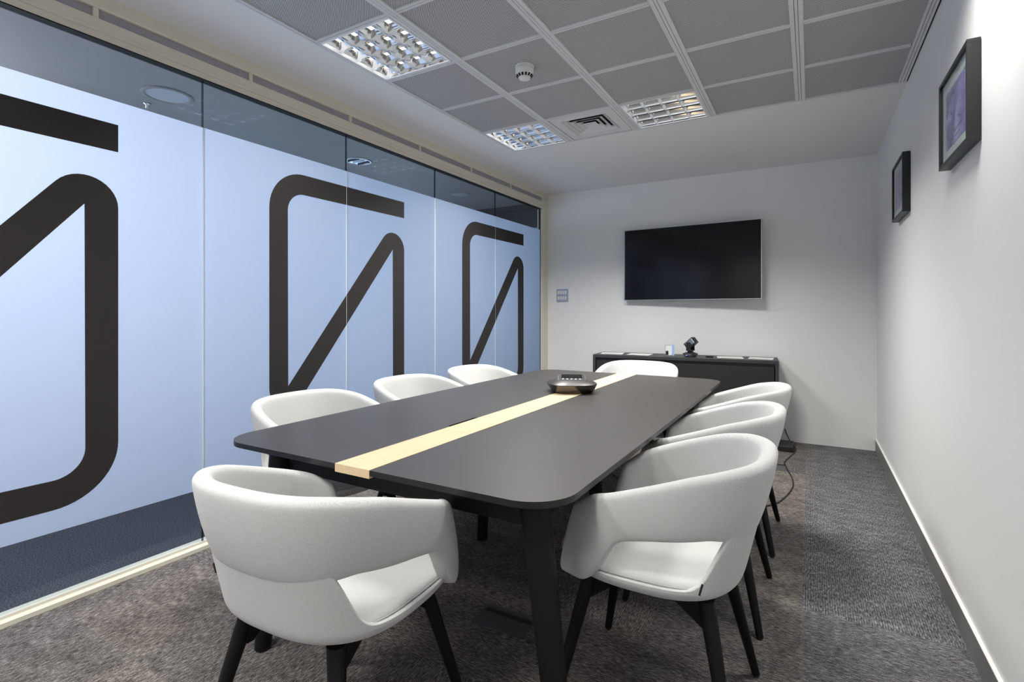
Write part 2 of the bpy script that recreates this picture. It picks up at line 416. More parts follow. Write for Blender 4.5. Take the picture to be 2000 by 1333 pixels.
# ------------------------------------------------------------------ glazed partition
GXP = -2.686     # glass plane
JY = [-1.60, -0.384, 0.558, 1.499, 2.440, 3.381, 4.322, 5.290]
GTOP, FTOP, FBOT = 2.381, 2.139, 0.299
def glyph_outline():
    W, z0, z1, R, s = 1.133, 0.389, 2.034, 0.233, 0.121
    r = 0.124; c1 = Vector((W-0.124, 1.662)); c2 = Vector((0.124, z0+z1-1.662)); ri = R-s
    P = []
    def arc(c, rad, a0, a1, n=14):
        for i in range(n+1):
            a = math.radians(a0+(a1-a0)*i/n); P.append((c[0]+rad*math.cos(a), c[1]+rad*math.sin(a)))
    d = c1-c2; base = math.degrees(math.atan2(d.y, d.x)); dev = math.degrees(math.asin(r/d.length))
    # tangent point on circle c2 of the line through c1 (lower-right side)
    P.append((W, z1)); arc((R, z1-R), R, 90, 180)
    arc(c2, 0.124, 180, 360+base-90+dev)
    P.append(tuple(c1))
    arc((W-R, z0+R), ri, 0, -90)
    P.append((0, z0+s)); P.append((0, z0)); arc((W-R, z0+R), R, -90, 0)
    arc(c1, 0.124, 0, base+90+dev)
    P.append(tuple(c2))
    arc((R, z1-R), ri, 180, 90)
    P.append((W, z1-s))
    return P
def glyph_bm(yleft):
    from mathutils.geometry import tessellate_polygon
    P = []
    for a, z in glyph_outline():
        if not P or (Vector((a, z))-Vector(P[-1])).length > 1e-4: P.append((a, z))
    b = B(); vs = [b.verts.new((0, yleft+a, z)) for a, z in P]
    for t in tessellate_polygon([[Vector((a, z, 0)) for a, z in P]]): b.faces.new([vs[i] for i in t])
    return b
XF = GXP+0.0065
for i in range(len(JY)-1):
    y0, y1 = JY[i]+0.002, JY[i+1]-0.002
    p = struct(empty('window_%d' % (i+1), (GXP, (y0+y1)/2, 0.02)), 'full height glass partition panel with frosted film')
    def lk(name, b, m):
        o = link(name, b, m, p); o.matrix_parent_inverse = Matrix.Translation(p.location).inverted(); return o
    b = B(); box(b, GXP-0.005, GXP+0.005, y0, y1, 0.02, GTOP); lk('glass_pane', b, M_GLASS)
    b = B(); vs = [b.verts.new((XF, y, z)) for y, z in ((y0+0.001, FBOT), (y1-0.001, FBOT), (y1-0.001, FTOP), (y0+0.001, FTOP))]; b.faces.new(vs)
    lk('frosted_film', b, M_FILM)['label'] = 'frosted film'
    for gr in (-0.76, 1.131, 3.009, 4.900):
        gb = glyph_bm(gr-1.138)
        for pt, nrm in (((0, y0, 0), (0, -1, 0)), ((0, y1, 0), (0, 1, 0))):
            bmesh.ops.bisect_plane(gb, geom=gb.verts[:]+gb.edges[:]+gb.faces[:], plane_co=pt, plane_no=nrm, clear_outer=True)
        if len(gb.faces):
            for v in gb.verts: v.co.x = XF+0.0012
            ex = bmesh.ops.extrude_face_region(gb, geom=gb.faces[:])
            for v in ex['geom']:
                if isinstance(v, bmesh.types.BMVert): v.co.x += 0.0004
            lk('black_graphic', gb, M_VINYL)['label'] = 'black line graphic'
        else: gb.free()
    if i:
        b = B(); box(b, GXP-0.005, GXP+0.0075, JY[i]-0.0024, JY[i]+0.0024, FBOT, FTOP)
        jo = struct(link('trim_joint', b, M_JOINTF), 'slim joint between glass panels, painted pale as if lit')
        for za, zb in ((0.02, FBOT), (FTOP, GTOP)):
            b = B(); box(b, GXP-0.005, GXP+0.0075, JY[i]-0.0024, JY[i]+0.0024, za, zb)
            link('dark_joint_end', b, M_JOINT, jo)
# tracks
XT = GXP-0.033
b = B()
prism_y(b, [(XT, 2.381), (XT+0.058, 2.381), (XT+0.058, 2.408), (XT+0.066, 2.408), (XT+0.066, 2.420), (XT+0.076, 2.427), (XT+0.076, 2.459), (XT, 2.459)], ROOM_N, ROOM_B)
prism_y(b, [(XT, 2.502), (XT+0.076, 2.502), (XT+0.080, 2.510), (XT+0.080, CEIL), (XT, CEIL)], ROOM_N, ROOM_B)
prism_y(b, [(XT, 2.459), (XT, 2.502), (XT+0.010, 2.502), (XT+0.010, 2.459)], ROOM_N, ROOM_B)
k = -3
while 1.03+0.708*k < ROOM_B-0.1:
    yy = 1.03+0.708*k; k += 1
    if yy > ROOM_N: box(b, XT+0.010, XT+0.074, yy-0.010, yy+0.010, 2.459, 2.502)
struct(link('trim_3', b, M_TRIMP), 'cream head track above the glass')
M_SLOT = mat('slot back', (0.34, 0.33, 0.37, 1), 0.6)
b = B(); box(b, XT+0.011, XT+0.062, ROOM_N, ROOM_B-0.06, 2.460, 2.501)
struct(link('trim_4', b, M_SLOT), 'recessed grille slot in the head track')
b = B(); box(b, XT+0.010, XT+0.057, ROOM_N, 5.29, 2.376, 2.381)
struct(link('trim_5', b, M_HOLE), 'black gasket above the glass')
b = B(); prism_y(b, [(XT, 0), (XT+0.068, 0), (XT+0.068, 0.018), (XT+0.042, 0.022), (XT+0.042, 0.034), (XT, 0.034)], ROOM_N, ROOM_B)
struct(link('trim_6', b, M_TRIMP), 'cream floor track below the glass')
b = B(); box(b, XT, XT+0.068, 5.302, ROOM_B, 0, 2.50)
struct(link('trim_7', b, M_TRIMP), 'cream end post of the glass partition')
b = B(); box(b, XT+0.02, XT+0.04, 5.290, 5.303, 0, 2.381)
struct(link('trim_8', b, M_HOLE), 'black seal beside the end post')

# ------------------------------------------------------------------ corridor
CC = 2.53
b = B(); box(b, -4.45, -2.719, ROOM_N-T, 5.62, CC, CC+0.1); struct(link('ceiling', b, M_CORC), 'corridor ceiling')
b = B(); box(b, -4.45, -2.719, 5.62, 5.70, 2.47, 2.63); box(b, -4.45, -2.719, 5.62, 6.7, 2.63, 2.73)
struct(link('trim_9', b, M_DARKB), 'black header at the corridor end')
b = B(); box(b, -4.45, -2.60, 6.40, 6.50, 0, 2.65); struct(link('wall_corridor_end', b, M_DARKW), 'dark wall at the corridor end')
b = B(); box(b, -2.719, -2.66, ROOM_B+T, 6.5, 0, 2.65); struct(link('wall_corridor_side', b, M_DARKW))
b = B(); box(b, -4.45, -2.70, ROOM_N-T, ROOM_N, 0, 2.6); struct(link('wall_corridor_near', b, M_WALL))
WY = [(-0.75, 1.05), (1.75, 3.35), (3.90, 5.20)]  # openings made up to hold the added lights behind the film
b = B(); xs = (-4.45, -4.36); ylast = ROOM_N-T
for (a, c_) in WY:
    box(b, *xs, ylast, a, 0, 2.6); box(b, *xs, a, c_, 0, 0.7); box(b, *xs, a, c_, 2.3, 2.6); ylast = c_
box(b, *xs, ylast, 6.5, 0, 2.6)
struct(link('wall_corridor', b, M_WALL), 'outer corridor wall with added window openings')
for i, (a, c_) in enumerate(WY):
    b = B(); box(b, -4.41, -4.40, a, c_, 0.7, 2.3); struct(link('window_%d' % (11+i), b, M_GLASS), 'added corridor window, made up for the light behind the film')
def downlight(loc, r, label, kind):
    o = empty('downlight', loc)
    b = B(); lathe(b, [(r*0.80, -0.003), (r*0.84, -0.008), (r*0.97, -0.006), (r, -0.0005), (r*0.80, -0.0005)], 40, cap0=False, cap1=False); link('trim_ring', b, M_CORC if kind == 0 else M_SILVER, o, smooth=True)
    b = B()
    if kind == 0: lathe(b, [(0.001, -0.004), (r*0.5, -0.004), (r*0.8, -0.003)], 40, cap1=False); link('diffuser', b, mat('diffuser', (0.36, 0.37, 0.38, 1), 0.4), o)
    else:
        lathe(b, [(r*0.80, -0.004), (r*0.55, -0.002), (0.01, -0.002)], 40, cap0=False); link('reflector', b, M_MIRROR, o, smooth=True)
        for k in range(3):
            b = B(); box(b, -r*0.6, r*0.6, -r*0.5+k*r*0.5-0.004, -r*0.5+k*r*0.5+0.004, -0.012, -0.003); link('baffle', b, M_RUB if k != 1 else M_SILVER, o)
    tag(o, label, 'ceiling light', 'corridor downlights'); return o
downlight((-3.42, 1.70, CC), 0.14, 'large round flush downlight in corridor ceiling, nearest, behind upper left glass', 0)
downlight((-3.45, 3.28, CC), 0.115, 'chrome louvred round downlight behind the second upper pane joint', 1)
downlight((-3.44, 4.78, CC), 0.125, 'round flush corridor downlight farthest away, beside the dark header', 0)
b = B(); lathe(b, [(0.022, 0), (0.022, -0.006), (0.008, -0.012), (0.010, -0.03), (0.004, -0.034)], 16); o = link('sprinkler', b, M_SILVER, loc=(-3.663, 1.698, CC), smooth=True)
tag(o, 'tiny chrome sprinkler head in corridor ceiling by large round downlight', 'sprinkler')
b = B(); box(b, -0.16, 0.16, -0.012, 0.012, -0.035, 0.035); o = link('exit_sign', b, M_WHITEP, loc=(-3.22, 6.38, 2.33))
o.name = 'wall_sign'; tag(o, 'small pale plate on the dark wall beyond the far glass panel', 'sign')

# ------------------------------------------------------------------ ceiling fixtures
def make_fixture(col_, row):
    x0, x1, y0, y1 = GX[col_], GX[col_+1], GY[row-1], GY[row]
    cx, cy = (x0+x1)/2, (y0+y1)/2; a = 0.228
    if col_ == 0: cx -= 0.012
    o = empty('louvre_light', (cx, cy, CEIL))
    b = B()   # housing: open box plus thin rim
    t = 0.012
    for (u0, u1, v0, v1) in ((-a-t, -a, -a-t, a+t), (a, a+t, -a-t, a+t), (-a, a, -a-t, -a), (-a, a, a, a+t)):
        box(b, u0, u1, v0, v1, -0.002, 0.10)
    box(b, -a-t, a+t, -a-t, a+t, 0.10, 0.105)
    link('housing', b, M_REFL, o)
    n = 4; p = 2*a/n; H = 0.045
    def blade_prof(first, last):
        pts = []; K = 6
        for k in range(K+1):
            u = k/K; pts.append((-(0.0006+(0.026)*(u**1.8)) if not first else 0, u*H))
        for k in range(K, -1, -1):
            u = k/K; pts.append(((0.0006+(0.026)*(u**1.8)) if not last else 0, u*H))
        return pts
    b = B()
    for k in range(n+1):
        prism_y(b, [(-a+k*p+u, z+0.001) for u, z in blade_prof(k == 0, k == n)], -a, a)
    link('louvre', b, M_MIRROR, o, angle=0.5)
    b = B()
    for k in range(n+1):
        prism_x(b, [(-a+k*p+u*0.9, z+0.0012) for u, z in blade_prof(k == 0, k == n)], -a, a)
    link('louvre', b, M_MIRROR, o, angle=0.5)
    for k in range(4):
        b = B(); xx = -a+(k+0.5)*p
        rings = []
        for yy in (-a+0.01, a-0.01): rings.append([(xx+0.009*math.cos(2*PI*i/12), yy, 0.072+0.009*math.sin(2*PI*i/12)) for i in range(12)])
        loft(b, rings); link('tube', b, M_TUBE, o, smooth=True)
    return o
FL = ['square mirror-louvre light nearest on the left of the ceiling grid', 'square mirror-louvre light by the right wall, above the framed pictures',
      'square mirror-louvre light at far left corner of grid, left of air diffuser', 'square mirror-louvre light right of the air diffuser at grid far edge',
      'square mirror-louvre fill light added above the camera on the left', 'square mirror-louvre fill light added above the camera in the middle',
      'square mirror-louvre fill light added at the near end of the room on the left', 'square mirror-louvre fill light added at the near end of the room in the middle']
for (c, r), lb in zip(FIX, FL): tag(make_fixture(c, r), lb, 'ceiling light', 'louvred ceiling lights')

# air diffuser
cx, cy = cell(*DIFF)
d = empty('air_diffuser', (cx, cy, CEIL))
b = B(); a = 0.232; h = 0.165
for (u0, u1, v0, v1) in ((-a, -h, -a, a), (h, a, -a, a), (-h, h, -a, -h), (-h, h, h, a)): box(b, u0, u1, v0, v1, 0.0, 0.006)
link('face_plate', b, M_GRID, d)
b = B(); box(b, -h, h, -h, h, 0.05, 0.055); link('duct', b, M_HOLE, d)
for k in range(4):
    s1 = h-0.002-k*0.037; s0 = s1-0.030; b = B()
    def sq(s, z): return [(-s, -s, z), (s, -s, z), (s, s, z), (-s, s, z)]
    if k < 3: loft(b, [sq(s1, 0.0), sq(s1, 0.002), sq(s0-0.006, 0.022), sq(s0-0.008, 0.020), sq(s1-0.002, -0.0)], cap0=False, cap1=False)
    else: loft(b, [sq(s1, 0.0), sq(s1, 0.002), sq(0.018, 0.014), sq(0.016, 0.012)], cap0=False)
    link('vane', b, M_GRID, d)
tag(d, 'square four-way air diffuser vent between two ceiling lights', 'air vent')

# smoke detector
s = empty('smoke_detector', (-1.375, 2.525, CEIL+0.003))
b = B(); lathe(b, [(0.052, 0), (0.052, -0.012), (0.048, -0.014), (0.001, -0.014)], 40); link('base', b, M_WHITEP, s, smooth=False, angle=0.6)
b = B(); lathe(b, [(0.048, -0.016), (0.050, -0.018), (0.050, -0.040), (0.046, -0.048), (0.034, -0.062), (0.030, -0.070), (0.024, -0.073), (0.001, -0.074)], 40); link('body', b, M_WHITEP, s, angle=0.6)
for k in range(14):
    a = 2*PI*k/14; b = B(); R_ = Matrix.Rotation(a, 3, 'Z')
    vs = [Vector((x, y, z)) for x, y, z in ((0.0462, -0.006, -0.050), (0.0462, 0.006, -0.050), (0.0355, 0.005, -0.0625), (0.0355, -0.005, -0.0625))]
    loft(b, [[R_ @ v for v in vs], [R_ @ (v+Vector((0.0009, 0, -0.0009))) for v in vs]]); link('vent_slot', b, M_HOLE, s)
tag(s, 'round white smoke detector hanging from a perforated ceiling tile', 'smoke detector')

# ------------------------------------------------------------------ table
TX0, TX1, TY0, TY1, TZ = -1.860, -0.514, 1.095, 3.755, 0.74
SX0, SX1 = -1.250, -1.108
tb = empty('meeting_table', ((TX0+TX1)/2, (TY0+TY1)/2, 0))
def tl(name, b, m, **k):
    par = k.pop('parent', tb)
    o = link(name, b, m, par, **k); o.matrix_parent_inverse = Matrix.Translation(tb.location).inverted(); return o
def top_half(side):
    R = 0.13; n = 12; P = []
    xi = SX0-0.001 if side < 0 else SX1+0.001; xo = TX0 if side < 0 else TX1
    sg = side
    notch = [(1.685, 1.87), (2.98, 3.165)]
    nw = 0.016 if side < 0 else 0.007
    P.append((xi, TY0))
    for i in range(n+1):
        a = i/n*PI/2; P.append((xo-sg*R+sg*R*math.sin(a), TY0+R-R*math.cos(a)))
    for i in range(1, 8):
        u = i/8; P.append((xo+sg*(0.010 if sg < 0 else 0.004)*math.sin(PI*u), TY0+R+(TY1-TY0-2*R)*u))
    for i in range(n+1):
        a = i/n*PI/2; P.append((xo-sg*R+sg*R*math.cos(a), TY1-R+R*math.sin(a)))
    P.append((xi, TY1))
    for (a, c_) in notch[::-1]:
        P += [(xi, c_+0.012), (xi+sg*nw, c_), (xi+sg*nw, a), (xi, a-0.012)]
    b = B()
    lo = [b.verts.new((x, y, TZ-0.017)) for x, y in P]; hi = [b.verts.new((x, y, TZ)) for x, y in P]
    b.faces.new(hi).material_index = 0; b.faces.new(lo[::-1]).material_index = 1
    for i in range(len(P)):
        j = (i+1) % len(P); b.faces.new((lo[i], lo[j], hi[j], hi[i])).material_index = 1
    return b
for sd in (-1, 1): tl('tabletop', top_half(sd), [M_TOP, M_TOPEDGE])
for (a, c_) in ((TY0-0.002, 1.611), (1.613, 3.236), (3.238, TY1+0.002)):
    b = B(); box(b, SX0, SX1, a, c_, TZ-0.024, TZ+0.001); tl('centre_strip', b, M_WOOD)['label'] = 'pale wood strip'
# frame
AX0, AX1, AY0, AY1 = TX0+0.165, TX1-0.120, TY0+0.115, TY1-0.115
b = B()
for (x0, x1, y0, y1) in ((AX0, AX1, AY0, AY0+0.03), (AX0, AX1, AY1-0.03, AY1), (AX0, AX0+0.03, AY0, AY1), (AX1-0.03, AX1, AY0, AY1), (SX0-0.04, SX1+0.04, 2.29, 2.33)):
    box(b, x0, x1, y0, y1, 0.632, 0.718)
tl('apron', b, M_BLACK2)
b = B(); box(b, SX0-0.02, SX1+0.02, 1.5, 3.15, 0.655, 0.714); tl('cable_tray', b, M_RUB)
def tleg(top, foot, r0=0.040, r1=0.026):
    b = B(); seg = 20; rings = []
    for p, r in ((top, r0), (tuple(top[i]*0.5+foot[i]*0.5 for i in range(3)), (r0*0.55+r1*0.45)), ((foot[0], foot[1], 0.006), r1)):
        rings.append([(p[0]+r*math.copysign(abs(math.cos(2*PI*i/seg))**0.8, math.cos(2*PI*i/seg)), p[1]+r*math.copysign(abs(math.sin(2*PI*i/seg))**0.8, math.sin(2*PI*i/seg)), p[2]) for i in range(seg)])
    loft(b, rings); o = tl('leg', b, M_BLACK, angle=0.6)
    b = B(); lathe(b, [(0.02, 0), (0.02, 0.007)], 16, (foot[0], foot[1], 0)); g = link('foot_glide', b, M_RUB, o); g.matrix_parent_inverse = Matrix.Translation(tb.location).inverted()
XM = -1.180
for sx in (-1, 1):
    tleg((-1.655, 1.21, 0.72) if sx < 0 else (-0.640, 1.225, 0.72), (-1.69, 1.155, 0) if sx < 0 else (-0.500, 1.135, 0))
    tleg((XM+sx*0.455, TY1-0.125, 0.72), (XM+sx*0.520, TY1-0.060, 0))
    tleg((XM+sx*0.30, 2.31, 0.70), (XM+sx*0.315, 2.28, 0), 0.033, 0.026)
for sx in (-1, 1):
    b = B(); box(b, XM+min(sx*0.27, sx*0.33), XM+max(sx*0.27, sx*0.33), 2.29, 2.33, 0.632, 0.719)
    tl('cross_rail', b, M_BLACK2)
b = B(); box(b, AX0+0.03, AX1-0.03, 2.295, 2.325, 0.66, 0.715); tl('cross_rail', b, M_BLACK2)
tag(tb, 'long black meeting table with rounded corners and pale wood centre strip', 'table')

# ------------------------------------------------------------------ chairs
def lerp_tab(tab, v):
    if v <= tab[0][0]: return tab[0][1]
    for (a, fa), (b_, fb) in zip(tab[:-1], tab[1:]):
        if v <= b_:
            t = (v-a)/(b_-a); return fa+(fb-fa)*t
    return tab[-1][1]
def smooth_tab(tab, v):
    if v <= tab[0][0]: return tab[0][1]
    for (a, fa), (b_, fb) in zip(tab[:-1], tab[1:]):
        if v <= b_:
            t = (v-a)/(b_-a); t = t*t*(3-2*t); return fa+(fb-fa)*t
    return tab[-1][1]
def make_chair():
    root = empty('armchair', (0, 0, 0))
    # half plan of the upper rim, from rear centre to the arm tip
    half = []
    NN = 2.6
    for i in range(25):
        a = PI/2*i/24
        half.append((0.305*math.sin(a)**(2/NN), -0.325*max(math.cos(a), 0)**(2/NN)))
    half += [(0.304, 0.028), (0.301, 0.055), (0.294, 0.078), (0.281, 0.103), (0.266, 0.126), (0.254, 0.145), (0.244, 0.160), (0.237, 0.170)]
    # resample evenly
    pts = [Vector(p) for p in half]; L = [0]
    for a, b_ in zip(pts[:-1], pts[1:]): L.append(L[-1]+(b_-a).length)
    N = 46
    def at(s):
        for i in range(len(L)-1):
            if s <= L[i+1]+1e-9: t = (s-L[i])/(L[i+1]-L[i]); return pts[i].lerp(pts[i+1], t)
        return pts[-1]
    S = [L[-1]*i/N for i in range(N+1)]
    H = [at(s) for s in S]
    path = [Vector((-p.x, p.y)) for p in H[:0:-1]]+H
    ztop = [(-0.325, 0.810), (-0.25, 0.803), (-0.15, 0.783), (-0.05, 0.750), (0.03, 0.722), (0.08, 0.706), (0.11, 0.698), (0.14, 0.684), (0.170, 0.658)]
    zbot = [(-0.325, 0.595), (-0.20, 0.617), (-0.05, 0.603), (0.015, 0.588), (0.035, 0.560), (0.055, 0.492), (0.080, 0.452), (0.20, 0.436)]
    klean = [(-0.325, 0.24), (-0.15, 0.16), (0.0, 0.10), (0.09, 0.05), (0.20, 0.02)]
    shear = [(-0.05, 0.0), (0.08, 0.24), (0.155, 0.26)]
    thick = [(-0.325, 0.046), (0.0, 0.042), (0.12, 0.046), (0.2, 0.046)]
    ys = [p.y for p in path]
    ZT = [lerp_tab(ztop, y) for y in ys]
    for _ in range(4): ZT = [ZT[0]]+[(ZT[i-1]+2*ZT[i]+ZT[i+1])/4 for i in range(1, len(ZT)-1)]+[ZT[-1]]
    b = B(); rings = []
    def section(i, shrink=0.0, push=0.0):
        p = path[i]; q0 = path[max(i-1, 0)]; q1 = path[min(i+1, len(path)-1)]
        t = (q1-q0).normalized(); n = Vector((-t.y, t.x))       # inward normal for left->right travel
        if n.dot(-p) < 0 and abs(p.y) > 0.3: n = -n
        y = p.y; zt = ZT[i]; zb = lerp_tab(zbot, y); k = lerp_tab(klean, y); th = lerp_tab(thick, y)
        h = zt-zb; r = th/2; prof = []
        for j in range(9):                # top half circle, outer -> inner
            a = PI-PI*j/8; prof.append((r+r*math.cos(a), h-r+r*math.sin(a)))
        for u in (0.72, 0.45, 0.2): prof.append((th, (h-r)*u+0.0))
        rb = 0.007
        prof += [(th-0.0015, 0.004), (th-rb, 0.0), (rb, 0.0), (0.0015, 0.004)]
        for u in (0.2, 0.45, 0.72): prof.append((0.0, (h-r)*u))
        out = []
        cn = sum(a for a, _ in prof)/len(prof); ch = h/2
        for a, z in prof:
            a = cn+(a-cn)*(1-shrink); z = ch+(z-ch)*(1-shrink*0.35)
            off = a+k*(h-z)
            # belly: slight bulge of the upholstery
            off -= 0.006*math.sin(PI*min(max(z/h, 0), 1)) if a < th*0.5 else 0
            sh = lerp_tab(shear, y)*(h-z)
            out.append((p.x+n.x*off+t.x*push, p.y+n.y*off+t.y*push+sh, zb+z))
        return out
    M_ = len(path)
    rings.append(section(0, 0.55, -0.020)); rings.append(section(0, 0.2, -0.013))
    for i in range(M_): rings.append(section(i))
    rings.append(section(M_-1, 0.2, 0.013)); rings.append(section(M_-1, 0.55, 0.020))
    loft(b, rings); link('backrest', b, M_FABRIC, root, smooth=True, subsurf=1)
    # lower shell
    b = B(); K = 88
    def plan(th, w):
        c, s_ = math.cos(th), math.sin(th)
        e = 2/2.7
        ax = 0.266+0.015*w
        if s_ < 0: by = 0.243+0.039*w
        else: by = 0.268
        return Vector((ax*math.copysign(abs(c)**e, c), by*math.copysign(abs(s_)**e, s_)))
    rings = []
    for rho, z in ((0.12, 0.420), (0.45, 0.420), (0.70, 0.423), (0.84, 0.432), (0.94, 0.446), (0.985, 0.460), (1.0, 0.470)):
        ring = []
        for i in range(K):
            th = 2*PI*i/K; p = plan(th, 0)
            ring.append((p.x*rho, p.y*rho, z))
        rings.append(ring)
    zt_tab = [(-0.215, 0.650), (-0.198, 0.635), (-0.164, 0.505), (-0.148, 0.486), (-0.125, 0.480), (0.3, 0.478)]
    for u in (0.12, 0.3, 0.5, 0.7, 0.88, 1.0):
        ring = []
        for i in range(K):
            th = 2*PI*i/K; p0 = plan(th, 0)
            zt = lerp_tab(zt_tab, p0.y); z = 0.470+(zt-0.470)*u; wv = (z-0.468)/0.17
            p = plan(th, max(wv, 0)); ring.append((p.x, p.y, z))
        rings.append(ring)
    # thickness: inner wall back down
    for u, ins in ((1.0, 0.018), (0.5, 0.020), (0.0, 0.022)):
        ring = []
        for i in range(K):
            th = 2*PI*i/K; p0 = plan(th, 0)
            zt = lerp_tab(zt_tab, p0.y); z = 0.466+(zt-0.466)*u; wv = max((z-0.468)/0.17, 0)
            p = plan(th, wv); l_ = p.length; p = p*(1-ins/l_); ring.append((p.x, p.y, z))
        rings.append(ring)
    loft(b, rings); link('seat_shell', b, M_FABRIC, root, smooth=True, subsurf=1)
    # cushion
    b = B(); rings = []
    def cplan(th, ins):
        c, s_ = math.cos(th), math.sin(th); e = 2/3.2
        return ((0.247-ins)*math.copysign(abs(c)**e, c), 0.018+(0.246-ins)*math.copysign(abs(s_)**e, s_))
    for ins, z in ((0.012, 0.455), (0.002, 0.464), (-0.004, 0.476), (0.000, 0.486), (0.012, 0.492), (0.05, 0.496), (0.11, 0.500), (0.17, 0.502), (0.22, 0.503)):
        rings.append([cplan(2*PI*i/K, ins)+(z,) for i in range(K)])
    loft(b, rings); cu = link('seat_cushion', b, M_FABRIC, root, smooth=True)
    b = B(); rr = [Vector(cplan(2*PI*i/64, -0.004)+(0.481,)) for i in range(65)]
    rings = []
    for i in range(64):
        d_ = (rr[(i+1) % 64]-rr[i-1]).normalized() if i else (rr[1]-rr[63]).normalized(); a_ = d_.cross(Vector((0, 0, 1)))
        rings.append([rr[i]+0.0022*(math.cos(k*PI/3)*a_+math.sin(k*PI/3)*Vector((0, 0, 1))) for k in range(6)])
    rings.append(rings[0]); loft(b, rings, cap0=False, cap1=False); link('piping', b, M_PIPE, cu, smooth=True)
    b = B(); box(b, -0.2745, -0.2715, -0.1715, -0.1665, 0.494, 0.524, rot=Matrix.Rotation(math.radians(14), 3, 'X')); link('care_tag', b, M_RUB, root)['label'] = 'small black tag'
    # legs and rails
    for sx in (-1, 1):
        for sy in (-1, 1):
            b = B(); top = (sx*0.150, sy*0.160, 0.424); ft = (sx*0.243, sy*0.246, 0.008)
            rod(b, ft, top, 0.0125, 0.0225, 18)
            lg = link('leg', b, M_BLACK, root, angle=0.7)
            b = B(); lathe(b, [(0.009, 0), (0.009, 0.009)], 12, (ft[0], ft[1], 0)); link('foot_glide', b, M_RUB, lg)
    for sx in (-1, 1):
        b = B(); x0, x1 = sx*0.150-0.011, sx*0.150+0.011
        prof = [(-0.165, 0.423), (-0.172, 0.345), (-0.155, 0.345), (-0.085, 0.400), (0.085, 0.400), (0.155, 0.345), (0.172, 0.345), (0.165, 0.423)]
        prism_x(b, prof, min(x0, x1), max(x0, x1)); link('side_rail', b, M_BLACK, root)
    b = B(); box(b, -0.15, 0.15, -0.02, 0.02, 0.398, 0.421); link('cross_rail', b, M_BLACK, root)
    for ch in root.children:
        for q in [ch]+list(ch.children): q.data.transform(Matrix.Diagonal((1.03, 1.03, 1, 1)))
    return root
chair0 = make_chair()
CH = [((-1.122, 1.000), math.radians(3), 'pale grey fabric armchair nearest the camera at the near short end of table'),
      ((-0.410, 1.63), PI/2, 'pale grey fabric armchair nearest of the three along the right side'),
      ((-0.415, 2.35), PI/2, 'pale grey fabric armchair in the middle of the right side'),
      ((-0.415, 3.08), PI/2, 'pale grey fabric armchair farthest of the three along the right side'),
      ((-1.885, 1.645), -PI/2, 'pale grey fabric armchair nearest of the three beside the glass wall'),
      ((-1.890, 2.385), -PI/2, 'pale grey fabric armchair in the middle of the row beside glass wall'),
      ((-1.890, 3.08), -PI/2, 'pale grey fabric armchair farthest of the three beside the glass wall'),
      ((-1.155, 3.83), PI, 'pale grey fabric armchair at the far short end, in front of sideboard')]
for i, (p, rz, lb) in enumerate(CH):
    o = chair0 if i == 0 else copy_tree(chair0)
    o.location = (p[0], p[1], 0); o.rotation_euler = (0, 0, rz)
    tag(o, lb, 'chair', 'upholstered armchairs around the meeting table')

# ------------------------------------------------------------------ conference phone
ph = empty('conference_phone', (-1.200, 2.775, TZ+0.0015), math.radians(-12))
def sup(a, z, n=3.0, K=56, rot=PI/4, off=(0, 0)):
    out = []
    for i in range(K):
        t = 2*PI*i/K; c, s_ = math.cos(t), math.sin(t); x = 1.25*a*math.copysign(abs(c)**(2/n), c); y = 1.25*a*math.copysign(abs(s_)**(2/n), s_)
        out.append((off[0]+x*math.cos(rot)-y*math.sin(rot), off[1]+x*math.sin(rot)+y*math.cos(rot), z))
    return out
b = B(); loft(b, [sup(0.088, 0.0), sup(0.093, 0.003), sup(0.104, 0.020), sup(0.1105, 0.035), sup(0.112, 0.038)]); link('base', b, M_GUN, ph, angle=0.5)
b = B(); loft(b, [sup(0.112, 0.0385), sup(0.112, 0.041), sup(0.100, 0.048), sup(0.070, 0.057), sup(0.055, 0.060), sup(0.002, 0.061)]); link('top_shell', b, M_GUN2, ph, angle=0.4)
ro = math.radians(35)
b = B(); loft(b, [sup(0.064, 0.054, 3.4, rot=ro), sup(0.064, 0.0610, 3.4, rot=ro), sup(0.0615, 0.0622, 3.4, rot=ro), sup(0.002, 0.0622, 3.4, rot=ro)]); pn = link('control_panel', b, M_SILVER, ph, angle=0.5)
b = B(); loft(b, [sup(0.0605, 0.0616, 3.4, rot=ro), sup(0.0605, 0.0627, 3.4, rot=ro), sup(0.002, 0.0627, 3.4, rot=ro)]); link('key_field', b, M_GUN2, pn)
Rz = Matrix.Rotation(ro, 3, 'Z')
b = B(); box(b, -0.060, 0.060, -0.018, 0.058, 0.0628, 0.0642, rot=Rz, c=(0, 0, 0)); link('screen', b, M_SCREEN, pn, bevel=0.001)
for r in range(2):
    for k in range(5):
        q = Rz @ Vector((-0.048+k*0.024, -0.036-r*0.018, 0)); b = B(); lathe(b, [(0.0065, 0.0622), (0.0065, 0.0642), (0.004, 0.0648)], 12, (q.x, q.y, 0)); link('button', b, M_SILVER, pn)
pn.matrix_local = Matrix.Translation((0, 0, 0.0620)) @ Matrix.Rotation(math.radians(7), 4, Rz @ Vector((1, 0, 0))) @ Matrix.Translation((0, 0, -0.060))
b = B(); rr = Matrix.Rotation(math.radians(30), 3, 'Z'); box(b, 0.070, 0.074, -0.012, 0.012, 0.014, 0.021); link('port', b, M_HOLE, ph)
ph.scale = (1, 1, 1.22)
tag(ph, 'gunmetal conference speakerphone standing on the wood strip of the table', 'phone')

